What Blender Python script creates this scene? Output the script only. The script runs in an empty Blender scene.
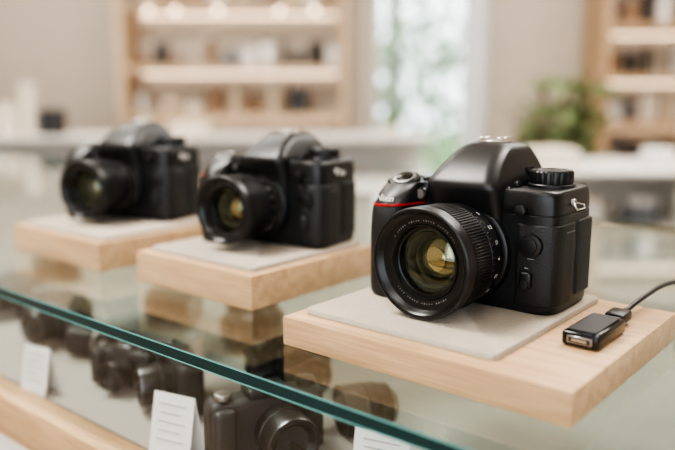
import bpy, bmesh, math, random
from mathutils import Vector, Matrix
random.seed(4)
D=bpy.data; S=bpy.context.scene
TH=math.radians(-39.87)
RZ=Matrix.Rotation(TH,4,'Z')
# ------------------------------------------------------------ materials
def newmat(n):
    m=D.materials.new(n); m.use_nodes=True
    return m,m.node_tree,m.node_tree.nodes['Principled BSDF']
def plain(n,c,r=.5,metal=0,emit=None,es=0,bump=0,bs=300,bd=.0003,var=0,spec=.5,coat=0):
    m,t,b=newmat(n)
    b.inputs['Base Color'].default_value=(*c,1); b.inputs['Roughness'].default_value=r
    b.inputs['Metallic'].default_value=metal; b.inputs['Specular IOR Level'].default_value=spec
    b.inputs['Coat Weight'].default_value=coat
    if emit: b.inputs['Emission Color'].default_value=(*emit,1); b.inputs['Emission Strength'].default_value=es
    tc=t.nodes.new('ShaderNodeTexCoord')
    if bump:
        no=t.nodes.new('ShaderNodeTexNoise'); no.inputs['Scale'].default_value=bs; no.inputs['Detail'].default_value=3
        t.links.new(tc.outputs['Object'],no.inputs['Vector'])
        bu=t.nodes.new('ShaderNodeBump'); bu.inputs['Strength'].default_value=bump; bu.inputs['Distance'].default_value=bd
        t.links.new(no.outputs['Fac'],bu.inputs['Height']); t.links.new(bu.outputs['Normal'],b.inputs['Normal'])
        if var:
            mx=t.nodes.new('ShaderNodeMixRGB'); mx.inputs[1].default_value=(*[x*(1-var) for x in c],1); mx.inputs[2].default_value=(*[min(1,x*(1+var)) for x in c],1)
            n2=t.nodes.new('ShaderNodeTexNoise'); n2.inputs['Scale'].default_value=bs*.35; n2.inputs['Detail'].default_value=4
            t.links.new(tc.outputs['Object'],n2.inputs['Vector'])
            t.links.new(n2.outputs['Fac'],mx.inputs[0]); t.links.new(mx.outputs[0],b.inputs['Base Color'])
    return m
def wood(n,c1,c2,sc=1,r=.5):
    m,t,b=newmat(n); N=t.nodes
    tc=N.new('ShaderNodeTexCoord'); mp=N.new('ShaderNodeMapping'); mp.inputs['Scale'].default_value=(7*sc,90*sc,90*sc)
    t.links.new(tc.outputs['Object'],mp.inputs[0])
    n1=N.new('ShaderNodeTexNoise'); n1.inputs['Scale'].default_value=1; n1.inputs['Detail'].default_value=5; n1.inputs['Distortion'].default_value=.6
    t.links.new(mp.outputs[0],n1.inputs['Vector'])
    mp2=N.new('ShaderNodeMapping'); mp2.inputs['Scale'].default_value=(25*sc,700*sc,700*sc)
    t.links.new(tc.outputs['Object'],mp2.inputs[0])
    n2=N.new('ShaderNodeTexNoise'); n2.inputs['Scale'].default_value=1; n2.inputs['Detail'].default_value=3
    t.links.new(mp2.outputs[0],n2.inputs['Vector'])
    ad=N.new('ShaderNodeMath'); ad.operation='MULTIPLY_ADD'; ad.inputs[1].default_value=.45
    t.links.new(n2.outputs['Fac'],ad.inputs[0])
    m2=N.new('ShaderNodeMath'); m2.operation='MULTIPLY'; m2.inputs[1].default_value=.6
    t.links.new(n1.outputs['Fac'],m2.inputs[0]); t.links.new(m2.outputs[0],ad.inputs[2])
    cr=N.new('ShaderNodeValToRGB'); cr.color_ramp.elements[0].position=.42; cr.color_ramp.elements[1].position=.62
    cr.color_ramp.elements[0].color=(*c2,1); cr.color_ramp.elements[1].color=(*c1,1)
    t.links.new(ad.outputs[0],cr.inputs[0]); t.links.new(cr.outputs[0],b.inputs['Base Color'])
    b.inputs['Roughness'].default_value=r
    bu=N.new('ShaderNodeBump'); bu.inputs['Strength'].default_value=.2; bu.inputs['Distance'].default_value=.0004
    t.links.new(ad.outputs[0],bu.inputs['Height']); t.links.new(bu.outputs['Normal'],b.inputs['Normal'])
    return m
def glass(n,tint=(.93,.98,.97),f0=.04,gl=(1,1,1)):
    m=D.materials.new(n); m.use_nodes=True; t=m.node_tree; N=t.nodes; N.clear()
    o=N.new('ShaderNodeOutputMaterial'); mx=N.new('ShaderNodeMixShader'); tr=N.new('ShaderNodeBsdfTransparent'); g=N.new('ShaderNodeBsdfGlossy')
    tr.inputs[0].default_value=(*tint,1); g.inputs['Color'].default_value=(*gl,1); g.inputs['Roughness'].default_value=.015
    lw=N.new('ShaderNodeLayerWeight'); p=N.new('ShaderNodeMath'); p.operation='POWER'; p.inputs[1].default_value=4.2
    t.links.new(lw.outputs['Facing'],p.inputs[0])
    a=N.new('ShaderNodeMath'); a.operation='MULTIPLY_ADD'; a.inputs[1].default_value=1-f0; a.inputs[2].default_value=f0
    lw.inputs[0].default_value=.5
    t.links.new(p.outputs[0],a.inputs[0]); t.links.new(a.outputs[0],mx.inputs[0])
    t.links.new(tr.outputs[0],mx.inputs[1]); t.links.new(g.outputs[0],mx.inputs[2]); t.links.new(mx.outputs[0],o.inputs[0])
    return m
M={}
M['plastic']=plain('camera_plastic',(.010,.010,.011),.36,bump=.25,bs=1800,bd=.0001)
M['gloss']=plain('gloss_black',(.006,.006,.007),.16)
def leather():
    m,t,b=newmat('camera_rubber_leather'); b.inputs['Base Color'].default_value=(.012,.012,.0125,1); b.inputs['Roughness'].default_value=.50
    tc=t.nodes.new('ShaderNodeTexCoord'); v=t.nodes.new('ShaderNodeTexVoronoi'); v.inputs['Scale'].default_value=950
    t.links.new(tc.outputs['Object'],v.inputs['Vector'])
    bu=t.nodes.new('ShaderNodeBump'); bu.inputs['Strength'].default_value=.75; bu.inputs['Distance'].default_value=.0004
    t.links.new(v.outputs['Distance'],bu.inputs['Height']); t.links.new(bu.outputs['Normal'],b.inputs['Normal'])
    return m
M['rubber']=leather()
M['ribrubber']=plain('ring_rubber',(.010,.010,.010),.5)
M['red']=plain('red_accent',(.50,.008,.012),.3)
M['white']=plain('white_marking',(.75,.75,.72),.5)
M['grey']=plain('grey_marking',(.25,.25,.24),.5)
M['metal']=plain('brushed_metal',(.72,.71,.69),.28,1)
M['darkmetal']=plain('dark_metal',(.12,.12,.125),.3,1)
M['dullmetal']=plain('dull_silver',(.35,.34,.33),.35,1)
M['lens_in']=plain('lens_interior_black',(.006,.006,.006),.30)
M['lensglass']=glass('coated_front_glass',(.93,.92,.84),.06,(.85,1,.82))
def coated(n,c,w,r=.08):
    m,t,b=newmat(n); b.inputs['Base Color'].default_value=(*c,1); b.inputs['Metallic'].default_value=w; b.inputs['Roughness'].default_value=r
    return m
M['amber']=coated('amber_coating',(.23,.215,.125),.95)
M['amber2']=coated('amber_dark_coating',(.42,.37,.22),.9,.12)
M['bluegrey']=coated('blue_grey_coating',(.32,.35,.32),.95)
M['dimglass']=coated('dim_glass',(.05,.055,.06),.8)
M['oak']=wood('light_oak',(.56,.37,.21),(.42,.26,.135))
M['oak2']=wood('shelf_oak',(.58,.43,.29),(.46,.33,.21),.4)
M['oak3']=wood('warm_wood',(.50,.34,.20),(.38,.245,.14),.4)
M['felt']=plain('felt_fabric',(.48,.42,.35),.95,bump=1,bs=900,bd=.001,var=.12,spec=.1)
M['wall']=plain('plaster_wall',(.50,.43,.36),.9,bump=.2,bs=40,bd=.002,var=.04)
M['wallw']=plain('plaster_light',(.48,.42,.35),.9,bump=.2,bs=40,bd=.002,var=.03)
M['ceil']=plain('ceiling_paint',(.80,.77,.72),.9)
M['floor']=wood('floor_wood',(.42,.31,.21),(.33,.23,.15),.15)
M['whitelac']=plain('white_lacquer',(.74,.72,.685),.35)
M['linen']=plain('shelf_linen',(.38,.345,.31),.9,bump=.4,bs=500,var=.05)
M['card']=plain('card_paper',(.74,.73,.71),.7)
M['cardtxt']=plain('card_print',(.40,.39,.38),.8)
M['glass']=glass('clear_glass',(.89,.945,.93),.06)
M['edge']=plain('glass_edge_teal',(.003,.034,.038),.10)
M['edge_hl']=plain('glass_edge_highlight',(.16,.42,.40),.15)  # lighter colour paints a highlight along the glass rim
M['winglass']=glass('window_glass',(.97,.98,.98))
M['black']=plain('matte_black',(.02,.02,.022),.5)
M['brown']=plain('brown_leather',(.22,.13,.075),.6)
M['tan']=plain('tan_box',(.52,.42,.31),.7)
M['cream']=plain('cream_box',(.66,.59,.50),.7)
M['slate']=plain('slate_box',(.14,.145,.16),.6)
M['leaf']=plain('leaf_green',(.19,.26,.10),.5)
M['leaf2']=plain('leaf_green_dark',(.09,.14,.05),.5)
M['tree']=plain('tree_leaf',(.22,.32,.16),.6)
M['bark']=plain('bark',(.20,.14,.09),.9)
M['soil']=plain('soil',(.06,.04,.03),.95)
M['pot']=plain('ceramic_pot',(.62,.57,.50),.5)
M['led']=plain('led_strip',(1,.8,.55),.5,emit=(1,.80,.60),es=3.2)
M['bulb']=plain('lamp_bulb',(1,.85,.6),.5,emit=(1,.82,.60),es=9)
M['curtain']=plain('white_curtain',(.85,.86,.86),.9)
M['grass']=plain('grass',(.16,.26,.10),.9)
# ------------------------------------------------------------ mesh helpers
def finish(name,bm,mats,parent=None,smooth=True,ang=38):
    me=D.meshes.new(name); bm.normal_update(); bm.to_mesh(me); bm.free()
    for k in mats: me.materials.append(M[k])
    if smooth:
        for p in me.polygons: p.use_smooth=True
        me.set_sharp_from_angle(angle=math.radians(ang))
    o=D.objects.new(name,me); S.collection.objects.link(o)
    if parent: o.parent=parent
    return o
def add_box(bm,c,s,bev=0,seg=2,mi=0,rot=None):
    r=bmesh.ops.create_cube(bm,size=1); vs=r['verts']
    bmesh.ops.scale(bm,vec=s,verts=vs)
    fs=set(f for v in vs for f in v.link_faces)
    if bev:
        es=list(set(e for v in vs for e in v.link_edges))
        rb=bmesh.ops.bevel(bm,geom=es,offset=bev,segments=seg,profile=.5,affect='EDGES')
        vs=list(set(v for v in rb['verts'])|set(v for v in vs if v.is_valid))
        fs=set(f for v in vs for f in v.link_faces)
    for f in fs: f.material_index=mi
    if rot is not None: bmesh.ops.transform(bm,matrix=rot,verts=vs)
    bmesh.ops.translate(bm,vec=c,verts=vs)
    return vs
def add_cyl(bm,c,r,h,seg=24,mi=0,rot=None,r2=None,bev=0):
    q=bmesh.ops.create_cone(bm,cap_ends=True,segments=seg,radius1=r,radius2=r if r2 is None else r2,depth=h); vs=q['verts']
    for f in set(f for v in vs for f in v.link_faces): f.material_index=mi
    if bev:
        es=[e for e in set(e for v in vs for e in v.link_edges) if e.calc_face_angle(0)>1]
        rb=bmesh.ops.bevel(bm,geom=es,offset=bev,segments=2,profile=.5,affect='EDGES')
        vs=list(set(rb['verts'])|set(v for v in vs if v.is_valid))
        for f in set(f for v in vs for f in v.link_faces): f.material_index=mi
    if rot is not None: bmesh.ops.transform(bm,matrix=rot,verts=vs)
    bmesh.ops.translate(bm,vec=c,verts=vs); return vs
def box(name,c,s,mk,bev=0,parent=None,seg=2,rot=None):
    bm=bmesh.new(); add_box(bm,c,s,bev,seg,0,rot); return finish(name,bm,[mk],parent)
FX=Matrix.Rotation(math.radians(90),4,'X')   # z axis -> -y
def loft(name,secs,mats,parent=None,matf=None,ang=38,closed=True):
    bm=bmesh.new(); rows=[[bm.verts.new(p) for p in s] for s in secs]; n=len(rows[0])
    for a,b in zip(rows,rows[1:]):
        for i in range(n if closed else n-1):
            j=(i+1)%n; bm.faces.new((a[i],a[j],b[j],b[i]))
    if closed:
        bm.faces.new(rows[0][::-1]); bm.faces.new(rows[-1])
    bmesh.ops.recalc_face_normals(bm,faces=bm.faces)
    if matf:
        for f in bm.faces: f.material_index=matf(f.calc_center_median(),f.normal)
    return finish(name,bm,mats,parent,ang=ang)
def lathe(name,prof,mats,parent=None,cx=0,cz=0,y0=0,seg=96,ribs=None,axis='Y',ang=30):
    """prof: list (t,r,mat); extends toward -y (or +z)"""
    bm=bmesh.new(); rows=[]
    for k,(t,r,mi) in enumerate(prof):
        row=[]
        for i in range(seg):
            a=2*math.pi*i/seg; rr=r
            if axis=='Y': p=(cx+rr*math.cos(a),y0-t,cz+rr*math.sin(a))
            else: p=(cx+rr*math.cos(a),y0+rr*math.sin(a),cz+t)
            row.append(bm.verts.new(p))
        rows.append(row)
    for k in range(len(rows)-1):
        for i in range(seg):
            j=(i+1)%seg
            try: f=bm.faces.new((rows[k][i],rows[k][j],rows[k+1][j],rows[k+1][i])); f.material_index=prof[k+1][2]
            except ValueError: pass
    bmesh.ops.remove_doubles(bm,verts=bm.verts,dist=1e-6)
    bmesh.ops.recalc_face_normals(bm,faces=bm.faces)
    return finish(name,bm,mats,parent,ang=ang)
def empty(name,loc,rz=0,counter=True,rx=0,ry=0):
    e=D.objects.new(name,None); S.collection.objects.link(e); e.empty_display_size=.02
    if counter:
        e.location=RZ@Vector(loc); e.rotation_euler=(rx,ry,TH+rz)
    else: e.location=loc; e.rotation_euler=(rx,ry,rz)
    return e
def oncounter(o,loc=(0,0,0),rz=0):
    o.location=RZ@Vector(loc); o.rotation_euler=(0,0,TH+rz)
def chaikin(p,n=3):
    for _ in range(n):
        q=[]
        for i in range(len(p)):
            a=p[i]; b=p[(i+1)%len(p)]
            q.append((a[0]*.75+b[0]*.25,a[1]*.75+b[1]*.25)); q.append((a[0]*.25+b[0]*.75,a[1]*.25+b[1]*.75))
        p=q
    return p
def text(name,s,size,mk,parent,loc,rot,ext=.0001):
    c=D.curves.new(name,'FONT'); c.body=s; c.size=size; c.extrude=ext; c.align_x='CENTER'; c.align_y='CENTER'; c.resolution_u=3
    o=D.objects.new(name,c); S.collection.objects.link(o); c.materials.append(M[mk]); o.parent=parent; o.location=loc; o.rotation_euler=rot
    return o
def rrect(cx,hx,yf,yb,z,r,taper=1.0,n=6):
    """rounded rectangle section; front (y=yf) edge half-width scaled by taper"""
    pts=[]
    for sx,sy,a0 in ((1,1,0),(-1,1,90),(-1,-1,180),(1,-1,270)):
        h=hx*(taper if sy<0 else 1); yy=yb if sy>0 else yf
        for i in range(n+1):
            a=math.radians(a0+90*i/n)
            pts.append((cx+sx*(h-r)+r*math.cos(a),yy-sy*r+r*math.sin(a),z))
    return pts
# ------------------------------------------------------------ DSLR
def outline(z):
    g=-.066
    for z0,g0,z1,g1 in ((.055,-.066,.068,-.064),(.068,-.064,.078,-.057),(.078,-.057,.0895,-.043)):
        if z0<=z: g=g0+(g1-g0)*min(1,(z-z0)/(z1-z0))
    cp=[(-.060,.033),(-.01,.034),(.050,.034),(.066,.034),(.0705,.029),(.0716,.008),(.0716,-.014),(.0712,-.026),(.067,-.033),(.055,-.0355),(.045,-.0345),(.03,-.035),(-.005,-.035),(-.028,-.035),
        (-.036,-.037),(-.040,g*.5-.022),(-.044,g+.002),(-.054,g-.001),(-.066,g+.002),(-.0735,g+.014),(-.0745,-.012),(-.0735,.016),(-.070,.031)]
    return chaikin(cp,3)
def dslr(loc,rz,lr=.038,ll=.062,coat='amber',coat2='amber2',hump=1.0,stripe=1,brand=None,scale=1.0,az=.0415,ax=-.006,soft=.010,hw=1.0):
    E=empty('dslr_camera',loc,rz); E.scale=(scale,)*3
    secs=[]
    for z,s in ((0,.972),(.0012,.988),(.003,.997),(.012,1),(.03,1),(.05,1),(.060,1),(.066,1),(.0703,1),(.0706,.990),(.0714,.990),(.0718,.997),(.078,.995),(.082,.990),(.0850,.982),(.0868,.968),(.0877,.950),(.0880,.925)):
        secs.append([(x*s,y*s,z) for x,y in outline(z)])
    loft('body_shell',secs,['plastic','rubber'],E,matf=lambda c,n:1 if (.003<c.z<.0705 and abs(n.z)<.5 and c.x<-.03) else 0,ang=34)
    # raised rubber panel wrapping the front corner
    pts=outline(.03); n=len(pts); sel=[i for i in range(n) if pts[i][0]>.0415 and pts[i][1]<-.0005 ]
    sel=sorted(sel,key=lambda i:(-pts[i][1] if pts[i][0]>.0700 else 1-pts[i][0]))
    bm=bmesh.new(); prev=None; offs=[]
    for i in sel:
        p=Vector(pts[i]); a=Vector(pts[i-1]); b=Vector(pts[(i+1)%n]); tg=(b-a).normalized(); nn=Vector((tg.y,-tg.x))
        if nn.dot(p-Vector((.03,0)))<0: nn=-nn
        offs.append((p,nn))
    m_=len(offs)
    for j,(p,nn) in enumerate(offs):
        e=-.0005 if j in (0,m_-1) else (.0008 if j in (1,m_-2) else .0013)
        row=[]
        for z,dz in ((.0055,-.0006),(.0060,.6),(.0072,1),(.0630,1),(.0642,.6),(.0647,-.0006)):
            o_=e*dz if dz>0 else dz
            q=p+nn*o_; row.append(bm.verts.new((q.x,q.y,z)))
        if prev:
            for u in range(5): bm.faces.new((prev[u],row[u],row[u+1],prev[u+1]))
        prev=row
    bmesh.ops.recalc_face_normals(bm,faces=bm.faces)
    finish('side_rubber_panel',bm,['rubber'],E,ang=50)
    # prism hump : rounded, sloping pentaprism housing
    cx=.0005
    def H(z): return z if z<.09 else .09+(z-.09)*hump
    hs=[rrect(cx,hx*hw,yf,yb,H(z),min(r,soft),tp) for z,hx,yf,yb,r,tp in (
        (.050,.033,-.037,.030,.006,.92),(.070,.0345,-.041,.031,.008,.90),(.080,.0352,-.0445,.033,.010,.88),(.0860,.0355,-.0470,.034,.012,.86),(.0885,.0352,-.0476,.0345,.012,.86),
        (.0910,.0345,-.0468,.0345,.012,.86),(.0940,.0332,-.0445,.0345,.012,.86),(.0990,.0308,-.0395,.0342,.012,.86),(.1045,.0280,-.0325,.0335,.012,.88),(.1095,.0253,-.0250,.0320,.012,.9),(.1130,.0232,-.0185,.0305,.012,.92),(.1155,.0210,-.0135,.0285,.011,.94),(.1172,.0183,-.0092,.026,.010,.95),(.1182,.0150,-.0055,.023,.009,.96),(.1185,.0115,-.002,.019,.007,1))]
    loft('prism_housing',hs,['plastic'],E,ang=55)
    ht=.09+.0285*hump
    bm=bmesh.new()
    add_box(bm,(cx,.008,ht+.0005),(.021,.018,.0014),.0003,1,0)
    add_box(bm,(cx-.0095,.008,ht+.0020),(.0016,.017,.0022),.0003,1,0); add_box(bm,(cx+.0095,.008,ht+.0020),(.0016,.017,.0022),.0003,1,0)
    add_box(bm,(cx-.0078,.008,ht+.0032),(.0050,.017,.0008),.0003,1,0); add_box(bm,(cx+.0078,.008,ht+.0032),(.0050,.017,.0008),.0003,1,0)
    finish('hot_shoe',bm,['metal'],E)
    # prism side details: flash button, sync, small vents on the slope
    bm=bmesh.new()
    sl=Matrix.Rotation(math.radians(68),4,'Y')
    add_cyl(bm,(.0335,-.018,.0890),.0034,.004,20,0,sl,bev=.0004); add_cyl(bm,(.0325,-.030,.0865),.0026,.005,20,0,sl,bev=.0004)
    for q in range(4): add_box(bm,(.0312,.004+q*.0032,.0975),(.0012,.0012,.007),.0003,1,1,Matrix.Rotation(math.radians(-24),4,'Y'))
    finish('prism_buttons',bm,['plastic','gloss'],E)
    bm=bmesh.new()
    for x,y,z,w in ((.0352,-.0245,.0835,.004),(.0548,-.0372,.0405,.005),(.0520,-.0372,.0335,.003)):
        add_box(bm,(x,y,z),(w if y<-.03 else .0003,.0003 if y<-.03 else w,.0008),0,1,0)
    for q in range(5): add_box(bm,(.0733,-.019+q*.003,.0588),(.0002,.0018,.0008),0,1,0)
    finish('body_legends',bm,['grey'],E)
    box('eyecup',(cx,.038,.096),(.034,.012,.020),'rubber',.003,E)
    box('rear_screen',(-.004,.0345,.042),(.072,.003,.052),'gloss',.001,E)
    bm=bmesh.new()
    for k in range(4): add_cyl(bm,(.052,.0345,.022+k*.012),.0035,.003,16,0,FX)
    add_cyl(bm,(-.054,.0345,.042),.010,.003,24,0,FX)
    finish('rear_buttons',bm,['plastic'],E)
    tl=Matrix.Rotation(math.radians(22),4,'X')
    bm=bmesh.new(); P=Vector((-.053,-.036,.0875))
    add_cyl(bm,P,.0118,.005,40,0,tl,bev=.0008)
    add_cyl(bm,P+tl@Vector((0,0,.0028)),.0092,.0024,40,1,tl,bev=.0005)
    add_cyl(bm,P+tl@Vector((0,0,.0042)),.0068,.0016,32,2,tl,bev=.0006)
    add_box(bm,P+tl@Vector((-.010,-.004,.0012)),(.007,.004,.003),.0008,2,0,tl)
    finish('shutter_button',bm,['plastic','dullmetal','gloss'],E)
    bm=bmesh.new(); add_box(bm,(-.055,.006,.0884),(.024,.024,.0015),.0005,1,0); finish('top_lcd',bm,['gloss'],E)
    bm=bmesh.new(); add_cyl(bm,(-.043,-.022,.0885),.0026,.003,20,0); add_cyl(bm,(-.064,-.018,.0885),.0028,.003,20,0); finish('top_buttons',bm,['plastic'],E)
    bm=bmesh.new(); seg=96; rows=[]
    for t,r,k in ((-.002,.0172,0),(.0022,.0172,0),(.0028,.0166,0),(.0030,.0150,0),(.0042,.0156,1),(.0112,.0156,1),(.0124,.0144,0),(.0126,.0118,0),(.0120,.0112,0),(.0120,.0001,0)):
        rows.append([bm.verts.new(((.0495)+(r-(.0006*k if i%4<2 else 0))*math.cos(2*math.pi*i/seg),.004+(r-(.0006*k if i%4<2 else 0))*math.sin(2*math.pi*i/seg),.0875+t)) for i in range(seg)])
    for a,b in zip(rows,rows[1:]):
        for i in range(seg): bm.faces.new((a[i],a[(i+1)%seg],b[(i+1)%seg],b[i]))
    bmesh.ops.recalc_face_normals(bm,faces=bm.faces)
    finish('mode_dial',bm,['plastic'],E,ang=30)
    bm=bmesh.new()
    for k in range(8):
        a=k*math.pi/4; add_box(bm,(.0495+.0085*math.cos(a),.004+.0085*math.sin(a),.0996),(.0028,.0012,.0003),0,1,0,Matrix.Rotation(a,4,'Z'))
    finish('dial_markings',bm,['grey'],E)
    lathe('mount_collar',[(-.004,.030,0),(-.004,.0370,0),(.003,.0378,0),(.0060,.0366,0),(.0072,.0345,0),(.0072,.031,0),(.0085,.0305,1),(.0085,.025,1)],['plastic','dullmetal'],E,ax,az,-.034,72)
    bm=bmesh.new()
    add_cyl(bm,(.0545,-.0365,.050),.0085,.006,36,0,FX,bev=.001); add_cyl(bm,(.0545,-.0400,.050),.0058,.002,30,0,FX,bev=.0006)
    add_box(bm,(.052,-.037,.025),(.009,.006,.012),.002,3,0); add_cyl(bm,(.052,-.0405,.022),.0035,.002,20,0,FX,bev=.0004)
    add_cyl(bm,(-.0345,-.0385,.030),.0045,.004,24,0,FX,bev=.0006)
    add_cyl(bm,(.046,-.0370,.074),.0042,.006,24,0,FX,bev=.0008)
    finish('front_buttons',bm,['plastic'],E)
    bm=bmesh.new(); add_cyl(bm,(-.0355,-.0375,.0795),.0052,.008,32,0,FX,bev=.0008); add_cyl(bm,(-.0355,-.0418,.0795),.0036,.001,24,1,FX); finish('af_lamp',bm,['plastic','dullmetal'],E)
    if stripe:
        zc,h=.0708,.0014
        pts=outline(.0705); n=len(pts); sel=[i for i in range(n) if (pts[i][1]<-.037 or (pts[i][0]<-.066 and pts[i][1]<-.03)) and (stripe==1 or pts[i][0]<-.058)]
        bm=bmesh.new(); prev=None
        for i in sel:
            p=Vector(pts[i]); a=Vector(pts[i-1]); b=Vector(pts[(i+1)%n]); tg=(b-a).normalized(); nn=Vector((tg.y,-tg.x))
            if nn.dot(p-Vector((-.053,-.03)))<0: nn=-nn
            q=p+nn*.0004; rise=max(0,(q.x+.062))*.06
            u=bm.verts.new((q.x,q.y,zc-h/2+rise)); w=bm.verts.new((q.x,q.y,zc+h/2+rise)); ww=bm.verts.new((q.x-nn.x*.002,q.y-nn.y*.002,zc+h/2+rise))
            if prev: bm.faces.new((prev[0],u,w,prev[1])); bm.faces.new((prev[1],w,ww,prev[2]))
            prev=(u,w,ww)
        finish('red_accent_stripe',bm,['red'],E)
    if brand: text('nameplate',brand,.0075,'white',E,(-.0545,-.0612,.0765),(math.radians(68),0,0))
    bm=bmesh.new()
    add_box(bm,(.0706,.0155,.037),(.0044,.026,.056),.0018,3,0)
    finish('port_covers',bm,['rubber'],E)
    for sx in (1,-1):
        cu=D.curves.new('strap_ring','CURVE'); cu.dimensions='3D'; sp=cu.splines.new('POLY')
        P3=[(.0,-.001,.001),(.0035,-.007,-.001),(.005,-.0065,-.0035),(.0055,.0055,-.0035),(.0045,.0065,-.001)]
        sp.points.add(len(P3)-1)
        for i,p in enumerate(P3): sp.points[i].co=(sx*p[0],p[1],p[2],1)
        sp.use_cyclic_u=True; cu.bevel_depth=.0006; cu.bevel_resolution=3; cu.materials.append(M['metal'])
        o=D.objects.new('strap_ring',cu); S.collection.objects.link(o); o.parent=E; o.location=(sx*.0725,-.008,.0785)
        box('strap_lug',(sx*.0710,-.008,.079),(.005,.005,.005),'dullmetal',.001,E)
    # ------- lens
    y0=-.0425; L=ll-.0085; k=lr/.038
    def R(x): return x*k
    pr=[(0,R(.0300),0),(.001,R(.0318),0),(.005,R(.0322),0),(.0054,R(.0342),0),(.0065,R(.0354),0),(L*.34,R(.0357),0),(L*.345,R(.0350),0),(L*.36,R(.0350),0),(L*.365,R(.0366),0),(L*.385,R(.0368),0),(L*.39,R(.0364),0)]
    pr+=[(L*.78,R(.0364),0),(L*.785,R(.0352),0),(L*.80,R(.0352),0),(L*.81,R(.0370),0),(L*.83,R(.0380),0),(L*.955,R(.0380),0),(L*.985,R(.0376),0),(L-.0002,R(.0370),0),(L,R(.0364),0),(L-.0002,R(.0348),2),(L-.0010,R(.0342),1)]
    t=L-.0010; r=.0342
    for q in range(5):
        pr+=[(t-.0006,R(r-.0006),1),(t-.0010,R(r-.0001),1)]; t-=.0011; r-=.0003
    pr+=[(L-.0068,R(.0318),1),(L-.0070,R(.0302),1),(L-.0074,R(.0262),1),(L-.0066,R(.0257),2),(L-.0066,R(.0248),2),(L-.0100,R(.0232),1),(L-.0104,R(.0222),1),(L-.016,R(.0205),1),(L-.022,R(.017),1),(L-.030,R(.0135),1),(L-.030,R(.0001),1)]
    lathe('lens_barrel',pr,['plastic','lens_in','gloss'],E,ax,az,y0,112)
    bm=bmesh.new(); nr=108; t0=L*.40; t1=L*.77
    for i in range(nr):
        a=2*math.pi*i/nr; 
        add_box(bm,(ax+R(.0366)*math.cos(a),y0-(t0+t1)/2,az+R(.0366)*math.sin(a)),(.0012,t1-t0,.0011),.0002,1,0,Matrix.Rotation(-a,4,'Y'))
    finish('focus_ring',bm,['ribrubber'],E)
    def dome(nm,t,r,h,mk,n=10):
        p=[(t+h*(1-(j/n)**2),max(r*j/n,.0001),0) for j in range(n,-1,-1)]
        lathe(nm,p,[mk],E,ax,az,y0,64,ang=60)
    dome('rear_element',L-.0250,R(.0165),.0040,coat)
    dome('aperture_element',L-.0205,R(.0085),.0014,coat2)
    lathe('inner_ring',[(L-.0170,R(.0207),0),(L-.0160,R(.0196),0),(L-.0165,R(.0176),0),(L-.0215,R(.0158),0)],['gloss'],E,ax,az,y0,64)
    dome('front_element',L-.0108,R(.0228),.0045,'lensglass')
    bm=bmesh.new()
    for i in range(90):
        if not(8<i<38 or 55<i<78) or i%6==0: continue
        a=2*math.pi*i/90
        add_box(bm,(ax+R(.0283)*math.cos(a),y0-L+.0070,az+R(.0283)*math.sin(a)),(.0013*random.uniform(.5,1),.0002,.0008*random.uniform(.5,1)),0,1,0,Matrix.Rotation(-a,4,'Y'))
    finish('lens_name_ring',bm,['grey'],E)
    rr=R(.0358)
    for a,s in ((-38,'22'),(-18,'11'),(2,'4'),(20,'11'),(38,'1.5'),(58,'3')):
        A=math.radians(a)
        m=Matrix.Translation((ax+rr*math.cos(A),y0-L*.20,az+rr*math.sin(A)))@Matrix.Rotation(-A,4,'Y')@Matrix(((0,0,1,0),(0,1,0,0),(-1,0,0,0),(0,0,0,1)))@Matrix.Rotation(math.radians(90),4,'Z')
        o=text('distance_scale',s,.0042,'white',E,(0,0,0),(0,0,0),.00005); o.matrix_local=m
    bm=bmesh.new()
    for a in range(-44,66,7):
        A=math.radians(a); add_box(bm,(ax+rr*math.cos(A),y0-L*.31,az+rr*math.sin(A)),(.0003,.0014,.0003),0,1,0,Matrix.Rotation(-A,4,'Y'))
    finish('scale_ticks',bm,['grey'],E)
    return E
GZ=.950 # glass surface
EPS=.0002
def block(x0,x1,y0,y1,h):
    bm=bmesh.new(); add_box(bm,(0,0,0),(x1-x0,y1-y0,h),.0010,2,0)
    o=finish('wooden_display_block',bm,['oak']); oncounter(o,((x0+x1)/2,(y0+y1)/2,GZ+h/2+EPS)); return o
def mat_(x0,x1,y0,y1,z,rz=0,h=.004):
    bm=bmesh.new(); a=(x1-x0)/2; b=(y1-y0)/2; r=.006; n=6
    pts=[]
    for cx,cy,s in ((a-r,b-r,0),(-a+r,b-r,90),(-a+r,-b+r,180),(a-r,-b+r,270)):
        for i in range(n+1):
            A=math.radians(s+90*i/n); pts.append((cx+r*math.cos(A),cy+r*math.sin(A)))
    rows=[[bm.verts.new((x*q,y*q,zz)) for x,y in pts] for zz,q in ((0,1),(h*.7,1),(h,.993))]
    for u,w in zip(rows,rows[1:]):
        for i in range(len(pts)): j=(i+1)%len(pts); bm.faces.new((u[i],u[j],w[j],w[i]))
    bm.faces.new(rows[0][::-1]); bm.faces.new(rows[-1])
    o=finish('felt_mat',bm,['felt'],ang=60); oncounter(o,((x0+x1)/2,(y0+y1)/2,z+2*EPS),rz); return o
H3=.022; H2=.031
block(-.372,-.147,.381,.580,H3)
block(-.620,-.452,.425,.602,H2)
block(-.864,-.680,.420,.605,H2)
mat_(-.364,-.203,.396,.573,GZ+H3)
mat_(-.612,-.462,.436,.595,GZ+H2)
mat_(-.857,-.688,.430,.599,GZ+H2)
dslr((-.2825,.5275,GZ+H3+.0046),0,brand='Nixin',scale=1.035,lr=.0394,ll=.065,az=.0399,ax=.0020)
dslr((-.537,.557,GZ+H2+.0046),math.radians(6),lr=.0345,ll=.062,hump=.86,scale=.975,stripe=2)
dslr((-.787,.552,GZ+H2+.0046),math.radians(14),lr=.0350,ll=.062,coat='bluegrey',coat2='bluegrey',stripe=0,hump=.95)
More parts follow.
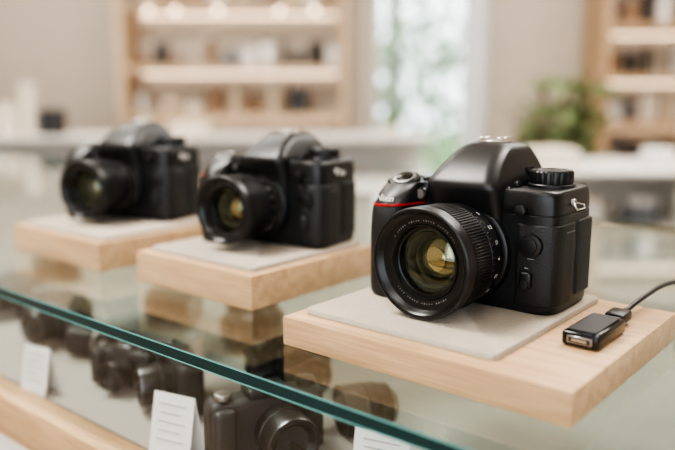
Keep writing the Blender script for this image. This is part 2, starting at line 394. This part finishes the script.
# ------------------------------------------------------------ card reader + cable
E=empty('memory_card_reader',(-.1725,.479,GZ+H3+EPS*2))
bm=bmesh.new(); add_box(bm,(0,0,.0055),(.025,.052,.010),.0022,3,0); add_box(bm,(0,0,.0112),(.019,.045,.0006),.0002,1,1); finish('reader_shell',bm,['gloss','black'],E)
bm=bmesh.new(); add_box(bm,(0,-.0262,.0055),(.017,.001,.0052),.0004,1,0); add_box(bm,(0,-.0266,.0055),(.0145,.0008,.003),0,1,1); add_box(bm,(0,-.0268,.0055),(.010,.0006,.0010),0,1,2); finish('card_slot',bm,['dullmetal','black','metal'],E)
bm=bmesh.new(); add_box(bm,(0,.030,.0058),(.012,.008,.0050),.0006,1,0); add_box(bm,(0.001,.043,.0062),(.014,.019,.0078),.0018,2,1); add_cyl(bm,(.0012,.055,.0062),.0028,.008,20,1,FX); finish('usb_plug',bm,['metal','plastic'],E)
cu=D.curves.new('usb_cable','CURVE'); cu.dimensions='3D'; sp=cu.splines.new('BEZIER')
pp=[(.0012,.056,.0062),(.003,.095,.010),(.006,.150,.010),(.012,.22,-.004),(.04,.32,-H3+.0023),(.16,.42,-H3+.0023)]
sp.bezier_points.add(len(pp)-1)
for i,p in enumerate(pp):
    b=sp.bezier_points[i]; b.co=p; b.handle_left_type=b.handle_right_type='AUTO'
cu.bevel_depth=.0019; cu.bevel_resolution=5; cu.materials.append(M['plastic'])
o=D.objects.new('usb_cable',cu); S.collection.objects.link(o); o.parent=E
# ------------------------------------------------------------ display case
X0,X1,Y0,Y1=-2.4,.75,.324,1.10
C=empty('glass_display_case',(0,0,0))
bm=bmesh.new(); T=.010
def quad(vs,mi):
    f=bm.faces.new([bm.verts.new(v) for v in vs]); f.material_index=mi
quad([(X0,Y0,GZ),(X1,Y0,GZ),(X1,Y1,GZ),(X0,Y1,GZ)],0)
quad([(X0,Y0,GZ-T),(X0,Y1,GZ-T),(X1,Y1,GZ-T),(X1,Y0,GZ-T)],0)
zs=[(GZ,GZ-.0012,2),(GZ-.0012,GZ-T+.0010,1),(GZ-T+.0010,GZ-T,2)]  # thin upper and lower strips carry the painted rim highlight
for a,b,mi in zs:
    quad([(X0,Y0,b),(X1,Y0,b),(X1,Y0,a),(X0,Y0,a)],mi); quad([(X1,Y1,b),(X0,Y1,b),(X0,Y1,a),(X1,Y1,a)],mi)
    quad([(X1,Y0,b),(X1,Y1,b),(X1,Y1,a),(X1,Y0,a)],mi); quad([(X0,Y1,b),(X0,Y0,b),(X0,Y0,a),(X0,Y1,a)],mi)
finish('glass_top',bm,['glass','edge','edge_hl'],C,smooth=False)
SZ=.836
bm=bmesh.new()
quad([(X0,Y0+.004,SZ),(X1,Y0+.004,SZ),(X1,Y0+.004,GZ-T),(X0,Y0+.004,GZ-T)],0)
quad([(X1-.004,Y0+.004,SZ),(X1-.004,Y1-.01,SZ),(X1-.004,Y1-.01,GZ-T),(X1-.004,Y0+.004,GZ-T)],0)
quad([(X0+.004,Y0+.004,SZ),(X0+.004,Y1-.01,SZ),(X0+.004,Y1-.01,GZ-T),(X0+.004,Y0+.004,GZ-T)],0)
finish('glass_sides',bm,['winglass'],C,smooth=False)
box('front_rail',((X0+X1)/2,Y0+.006,SZ-.02),(X1-X0,.026,.044),'oak',.002,C)
box('case_shelf',((X0+X1)/2,(Y0+Y1)/2+.01,SZ-.012),(X1-X0,Y1-Y0-.03,.02),'linen',.001,C)
box('rear_panel',((X0+X1)/2,Y1-.012,(SZ+GZ-T)/2-.001),(X1-X0,.012,GZ-T-SZ-.004),'whitelac',.001,C)
box('cabinet_base',((X0+X1)/2,(Y0+Y1)/2,.40),(X1-X0-.02,Y1-Y0-.02,.79),'whitelac',.003,C)
box('plinth',((X0+X1)/2,(Y0+Y1)/2,.003),(X1-X0-.08,Y1-Y0-.08,.006),'black',0,C)
def card(x,y,rz,w=.036,h=.050,z=SZ-.0018):
    E=empty('price_card',(x,y,z),rz)
    bm=bmesh.new(); t=Matrix.Rotation(math.radians(-12),4,'X')
    add_box(bm,(0,0,h/2*.978),(w,.0008,h),0,1,0,t); add_box(bm,(0,h*.204,h/2*.978),(w,.0008,h),0,1,0,Matrix.Rotation(math.radians(12),4,'X'))
    finish('card',bm,['card'],E)
    bm=bmesh.new()
    for k in range(5): add_box(bm,(-.002*(k%2),-.0007+(h*(.82-.13*k)-h/2)*.21,h*(.82-.13*k)),(w*(.66-.14*(k%2)),.0003,.0009),0,1,0,t)
    finish('card_print',bm,['cardtxt'],E)
card(-.693,.348,math.radians(12)); card(-.475,.352,math.radians(14),.042,.056); card(-.312,.425,math.radians(15),.046,.046); card(-.10,.47,math.radians(20)); card(-1.0,.36,0)
def compact(x,y,rz,rx=0,z=SZ-.0018,s=.8,silver=False,dz=0):
    E=empty('compact_camera',(x,y,z+dz),rz,rx=rx); E.scale=(s,)*3
    bm=bmesh.new(); add_box(bm,(0,0,.034),(.115,.032,.066),.009,4,0); add_box(bm,(0,.0,.068),(.040,.026,.012),.004,3,1); add_box(bm,(-.045,-.018,.034),(.022,.014,.058),.006,3,0)
    finish('compact_body',bm,['black','darkmetal' if silver else 'plastic'],E)
    lathe('compact_lens',[(0,.024,0),(.012,.0245,0),(.013,.026,1),(.016,.026,1),(.017,.025,0),(.038,.0255,0),(.040,.0245,1),(.040,.021,0),(.034,.016,0),(.030,.0001,2)],['plastic','darkmetal','dimglass'],E,.008,.034,-.016,48)
    bm=bmesh.new(); add_cyl(bm,(-.042,-.004,.070),.008,.006,24,0,bev=.0006); add_cyl(bm,(.042,0,.070),.010,.007,24,1,bev=.0006); finish('compact_dials',bm,['dullmetal','plastic'],E)
def loose_lens(x,y,rz,r=.03,l=.07,z=SZ-.0018,silver=True):
    E=empty('camera_lens',(x,y,z+r*1.04),rz)
    p=[(0,.0001,0),(0,r*.8,1),(.004,r*.82,1),(.005,r*.9,0),(l*.3,r*.92,0),(l*.32,r,0),(l*.55,r,0),(l*.56,r*.95,1 if silver else 0),(l*.60,r*.95,1 if silver else 0),(l*.62,r*1.03,0),(l,r*1.03,0),(l,r*.9,0),(l-.006,r*.7,0),(l-.004,r*.35,2),(l-.003,.0001,2)]
    lathe('lens_body',p,['plastic','dullmetal','dimglass'],E,0,0,0,48)
compact(-.83,.455,math.radians(8),silver=True,s=.85)
compact(-.975,.48,math.radians(-5))
loose_lens(-.690,.470,math.radians(-66),.018,.085)
compact(-.640,.420,math.radians(20),silver=True,s=.62)
compact(-.560,.430,math.radians(-25),silver=True,s=.78)
compact(-.500,.520,math.radians(70),s=.8)
compact(-.418,.405,math.radians(66),s=.88)
loose_lens(-.370,.52,math.radians(-30),.022,.05,silver=False)
loose_lens(-.745,.60,math.radians(-75),.022,.07,silver=False)
compact(-.63,.60,math.radians(-12),s=.8)
compact(-.02,.62,math.radians(10),s=.7)
loose_lens(-.13,.76,math.radians(20),.024,.06,silver=False)
compact(-1.12,.62,0,s=.8); compact(-.84,.80,0.2,s=.7); compact(-1.25,.45,.1); compact(-.52,.82,0.1,s=.7); compact(-1.08,.45,.2,s=.7)
# ------------------------------------------------------------ room
XL,XR,YB,YF,HC=-3.2,3.2,4.2,-2.6,2.8
box('floor',((XL+XR)/2,(YB+YF)/2,-.05),(XR-XL+.2,YB-YF+.2,.1),'floor')
box('ceiling',((XL+XR)/2,(YB+YF)/2,HC+.05),(XR-XL+.2,YB-YF+.2,.1),'ceil')
box('wall_left',(XL-.05,(YB+YF)/2,HC/2),(.1,YB-YF,HC),'wall')
box('wall_right',(XR+.05,(YB+YF)/2,HC/2),(.1,YB-YF,HC),'wall')
def wall_open(name,y,wx0,wx1,wz0,wz1,mk):
    bm=bmesh.new()
    for a,b,c,d in ((XL,wx0,0,HC),(wx1,XR,0,HC),(wx0,wx1,0,wz0),(wx0,wx1,wz1,HC)):
        if b-a>.01 and d-c>.01: add_box(bm,((a+b)/2,y,(c+d)/2),(b-a,.12,d-c))
    return finish(name,bm,[mk])
def window(name,y,wx0,wx1,wz0,wz1,mull=()):
    global bm
    W=empty(name,(0,0,0),counter=False)
    bm=bmesh.new()
    for a,b,c,d in ((wx0,wx0+.035,wz0,wz1),(wx1-.05,wx1,wz0,wz1),(wx0,wx1,wz0,wz0+.05),(wx0,wx1,wz1-.05,wz1)):
        add_box(bm,((a+b)/2,y,(c+d)/2),(b-a,.06,d-c),.004,1)
    for x in mull: add_box(bm,(x,y,(wz0+wz1)/2),(.05,.06,wz1-wz0),.004,1)
    finish('window_frame',bm,['curtain'],W)
    bm=bmesh.new(); quad([(wx0,y,wz0),(wx1,y,wz0),(wx1,y,wz1),(wx0,y,wz1)],0); finish('pane',bm,['winglass'],W,smooth=False)
wx0,wx1=.20,.80
wall_open('wall_back',YB+.06,wx0,wx1,.35,2.55,'wallw')
window('window_1',YB+.05,wx0,wx1,.35,2.55)
wall_open('wall_front',YF-.06,-2.9,1.2,.5,2.6,'wall')
window('window_2',YF-.05,-2.9,1.2,.5,2.6,(-1.5,-.15))
pts=[(.680+.0045*i, 4.10+.018*math.sin(i*1.1)) for i in range(30)]
bm=bmesh.new(); r0=[bm.verts.new((x,y,.05)) for x,y in pts]; r1=[bm.verts.new((x,y,2.62)) for x,y in pts]
for i in range(29): bm.faces.new((r0[i],r0[i+1],r1[i+1],r1[i]))
finish('window_curtain',bm,['curtain'],ang=80)
box('curtain_rail',(.55,4.10,2.63),(1.0,.02,.02),'darkmetal',.003)
box('pilaster',(.135,4.12,HC/2),(.14,.155,HC-.002),'wallw')
box('baseboard_back',(2.0,YB-.013,.052),(2.3,.022,.10),'whitelac',.003)
def merch(name,shelves,y0,y1,mats,hmin,hmax,seed,wmin=.05,wmax=.14,gap=.05,fill=.85):
    rnd=random.Random(seed); bm=bmesh.new()
    for x0,x1,z in shelves:
        x=x0; z+=.0005
        while x<x1-wmin:
            w=min(rnd.uniform(wmin,wmax),x1-x)
            if rnd.random()<fill:
                h=rnd.uniform(hmin,hmax); yc=(y0+y1)/2+rnd.uniform(-.02,.02); mi=rnd.randrange(len(mats)); k=rnd.random()
                d=min((y1-y0)*.8,w)
                if k<.4: add_box(bm,(x+w/2,yc,z+h/2),(w*.95,d,h),.004,1,mi)
                elif k<.7: 
                    r=min(w,d)*.42; add_cyl(bm,(x+w/2,yc,z+h/2),r,h,20,mi,bev=.003); add_cyl(bm,(x+w/2,yc,z+h+.008),r*.8,.016,20,rnd.randrange(len(mats)))
                else:
                    hh=h*.7; add_box(bm,(x+w/2,yc,z+hh/2),(w*.95,d*.6,hh),.006,2,mi); add_cyl(bm,(x+w/2,yc-d*.35,z+hh*.5),hh*.32,d*.5,20,mi,FX); add_box(bm,(x+w/2,yc,z+hh+.008),(w*.35,d*.4,.02),.003,1,mi)
            x+=w+rnd.uniform(.01,gap)
    return finish(name,bm,mats)
def shelf_unit(name,x0,x1,y0,y1,zt,zs,frame,back,led=None,th=.028):
    E=empty(name,(0,0,0),counter=False)
    bm=bmesh.new()
    add_box(bm,(x0+.02,(y0+y1)/2,zt/2),(.04,y1-y0,zt),.002,1); add_box(bm,(x1-.02,(y0+y1)/2,zt/2),(.04,y1-y0,zt),.002,1)
    add_box(bm,((x0+x1)/2,(y0+y1)/2,zt-.015),(x1-x0-.08,y1-y0,.03)); 
    for z in zs: add_box(bm,((x0+x1)/2,(y0+y1)/2,z-th/2),(x1-x0-.08,y1-y0-.005,th),.001,1)
    finish('frame',bm,[frame],E)
    box('back_panel',((x0+x1)/2,y1-.006,zt/2),(x1-x0-.08,.012,zt-.03),back,0,E)
    if led:
        bm=bmesh.new()
        for z in zs: add_box(bm,((x0+x1)/2,y1-.03,z-th-.006),(x1-x0-.12,.012,.008))
        finish('led_strips',bm,[led],E)
    return E
shelf_unit('lit_wall_shelf',-1.14,.055,3.86,4.19,2.2,[.30,.55,.80,1.04,1.285,1.60,1.90],'oak2','cream','led')
merch('shelf_merchandise',[(-1.08,0,1.04),(-1.08,0,1.285),(-1.08,0,1.60),(-1.08,0,.80)],3.90,4.08,['cream','whitelac','tan','slate','black','card','brown','whitelac'],.05,.16,3,.04,.11,.03,.95)
bm=bmesh.new()
for x in (-.98,-.84,-.62,-.30,-.12):
    add_cyl(bm,(x,3.93,1.5655),.011,.010,20,0)
finish('puck_lights',bm,['bulb'])
shelf_unit('oak_bookcase',1.36,2.5,3.84,4.18,2.2,[.25,.52,.76,1.0,1.24,1.50,1.80],'oak3','cream','led',.035)
merch('boxed_merchandise',[(1.42,2.44,z) for z in (.52,.76,1.0,1.24,1.50)],3.88,4.08,['black','brown','tan','slate','cream','card','whitelac'],.08,.17,9,.04,.10,.03,.95)
def counter(name,x0,x1,y0,y1,zt):
    E=empty(name,(0,0,0),counter=False)
    box('counter_body',((x0+x1)/2,(y0+y1)/2,zt*.42),(x1-x0,y1-y0,zt*.80),'whitelac',.004,E)
    box('counter_plinth',((x0+x1)/2,(y0+y1)/2,.01),(x1-x0-.06,y1-y0-.06,.02),'black',0,E)
    zb=zt*.82
    bm=bmesh.new()
    for x in (x0+.01,x1-.01):
        for y in (y0+.01,y1-.01): add_box(bm,(x,y,(zb+zt)/2),(.014,.014,zt-zb),.001,1)
    add_box(bm,((x0+x1)/2,(y0+y1)/2,zt-.006),(x1-x0,y1-y0,.012),.001,1,1)
    add_box(bm,((x0+x1)/2,y1-.01,(zb+zt)/2),(x1-x0-.03,.006,zt-zb-.014),0,1,1)
    finish('counter_frame',bm,['metal','whitelac'],E)
counter('white_sales_counter',-2.3,.40,3.0,3.45,.965)
merch('counter_merchandise',[(-2.2,-1.15,.965)],3.08,3.3,['black','slate','card','cream','whitelac','brown','black'],.06,.22,21,.05,.13,.02,1)
merch('countertop_goods',[(-1.1,.3,.965)],3.08,3.3,['card','cream','whitelac','tan'],.03,.08,12,.08,.2,.12,.6)
counter('white_sales_counter',.52,1.9,2.0,2.45,.93)
merch('boxed_goods',[(.56,1.85,.93)],2.05,2.3,['card','cream','whitelac','slate','tan'],.03,.06,15,.06,.14,.05,.6)
merch('boxed_goods',[(.6,1.85,.765)],2.03,2.25,['card','cream','whitelac','whitelac','slate'],.04,.11,18,.06,.14,.04,.8)
# potted plant
P=empty('potted_plant',(.90,3.05,0),counter=False)
lathe('pot',[(0,.0001,0),(0,.13,0),(.30,.17,0),(.34,.175,0),(.34,.155,0),(.30,.15,1),(.30,.0001,1)],['pot','soil'],P,axis='Z',seg=48)
rnd=random.Random(6)
bm=bmesh.new(); bl=bmesh.new()
def leaf(b,base,d,L,w,mi):
    d=d.normalized(); side=d.cross(Vector((0,0,1)))
    if side.length<.1: side=Vector((1,0,0))
    side.normalize(); side=(Matrix.Rotation(rnd.uniform(-1,1),3,d)@side); up=side.cross(d)
    ps=[base,base+d*L*.3+side*w,base+d*L*.7+side*w*.8+up*-.1*L,base+d*L-up*.25*L,base+d*L*.7-side*w*.8-up*.1*L,base+d*L*.3-side*w]
    mid=[base+d*L*.3+up*-.02*L*-1,base+d*L*.7]
    v=[b.verts.new(p) for p in ps]; m=[b.verts.new(p) for p in mid]
    for q in ((v[0],v[1],m[0]),(v[0],m[0],v[5]),(v[1],v[2],m[1],m[0]),(m[0],m[1],v[4],v[5]),(v[2],v[3],m[1]),(m[1],v[3],v[4])):
        f=b.faces.new(q); f.material_index=mi
for s in range(22):
    a=s*2.4; lean=rnd.uniform(.03,.25); hgt=rnd.uniform(.68,1.02)-lean*.5
    pv=Vector((0,0,.30)); K=9
    for k in range(1,K+1):
        t=k/K; p=Vector((math.cos(a)*lean*t**1.2,math.sin(a)*lean*t**1.2,.30+hgt*t))
        dv=p-pv; q=bmesh.ops.create_cone(bm,segments=6,radius1=.005,radius2=.004,depth=dv.length,cap_ends=True)
        bmesh.ops.transform(bm,matrix=Matrix.Translation((p+pv)/2)@dv.to_track_quat('Z','Y').to_matrix().to_4x4(),verts=q['verts'])
        if t>.4:
            for _ in range(4):
                aa=rnd.uniform(0,6.28); leaf(bl,p,Vector((math.cos(aa),math.sin(aa),rnd.uniform(-.3,.9))),rnd.uniform(.06,.12),rnd.uniform(.011,.018),rnd.randrange(2))
        pv=p
finish('stems',bm,['bark'],P); finish('foliage',bl,['leaf','leaf2'],P,smooth=False)
# outside garden
G=empty('garden_tree',(.6,8.0,0),counter=False)
bm=bmesh.new(); add_cyl(bm,(0,0,1.2),.12,2.4,16,0,r2=.07); finish('trunk',bm,['bark'],G)
bl=bmesh.new()
for i in range(1500):
    v=Vector((rnd.gauss(0,.8),rnd.gauss(0,.5),1.3+rnd.gauss(0,.8)))
    if v.z<.1: continue
    leaf(bl,v,Vector((rnd.uniform(-1,1),rnd.uniform(-1,1),rnd.uniform(-1,.6))),rnd.uniform(.10,.2),rnd.uniform(.03,.06),0)
finish('tree_foliage',bl,['tree'],G,smooth=False)
box('garden_ground',(0,14,-.06),(30,19,.1),'grass')
# unseen ceiling panels, added to light the closed room
def panel(x,y,sx,sy,e,c=(1,.95,.88)):
    E=empty('ceiling_fill',(x,y,HC-.022),counter=False)
    box('housing',(0,0,.010),(sx+.06,sy+.06,.02),'whitelac',.002,E)
    l=D.lights.new('fill_lamp','AREA'); l.shape='RECTANGLE'; l.size=sx; l.size_y=sy; l.energy=e; l.color=c
    o=D.objects.new('fill_lamp',l); S.collection.objects.link(o); o.parent=E; o.location=(0,0,-.005)
panel(-1.0,1.0,1.0,.6,56); panel(1.2,1.4,1.0,.6,38); panel(-.8,-1.0,1.4,.7,20); panel(-1.2,3.0,1.6,.4,26); panel(1.6,3.0,1.4,.4,26)
w=D.worlds.new('World'); S.world=w; w.use_nodes=True
w.node_tree.nodes['Background'].inputs[0].default_value=(.88,.94,1,1); w.node_tree.nodes['Background'].inputs[1].default_value=3.2
# ------------------------------------------------------------ camera
cd=D.cameras.new('view_camera'); co=D.objects.new('view_camera',cd); S.collection.objects.link(co)
co.location=(0,0,1.136); co.rotation_euler=(math.radians(90-10.06),0,0)
cd.sensor_width=36; cd.lens=39.09; cd.clip_start=.01; cd.dof.use_dof=True; cd.dof.focus_distance=.535; cd.dof.aperture_fstop=2.5
S.camera=co
S.view_settings.view_transform='AgX'
try: S.view_settings.look='AgX - High Contrast'
except Exception as e: print(e)
S.view_settings.exposure=.36
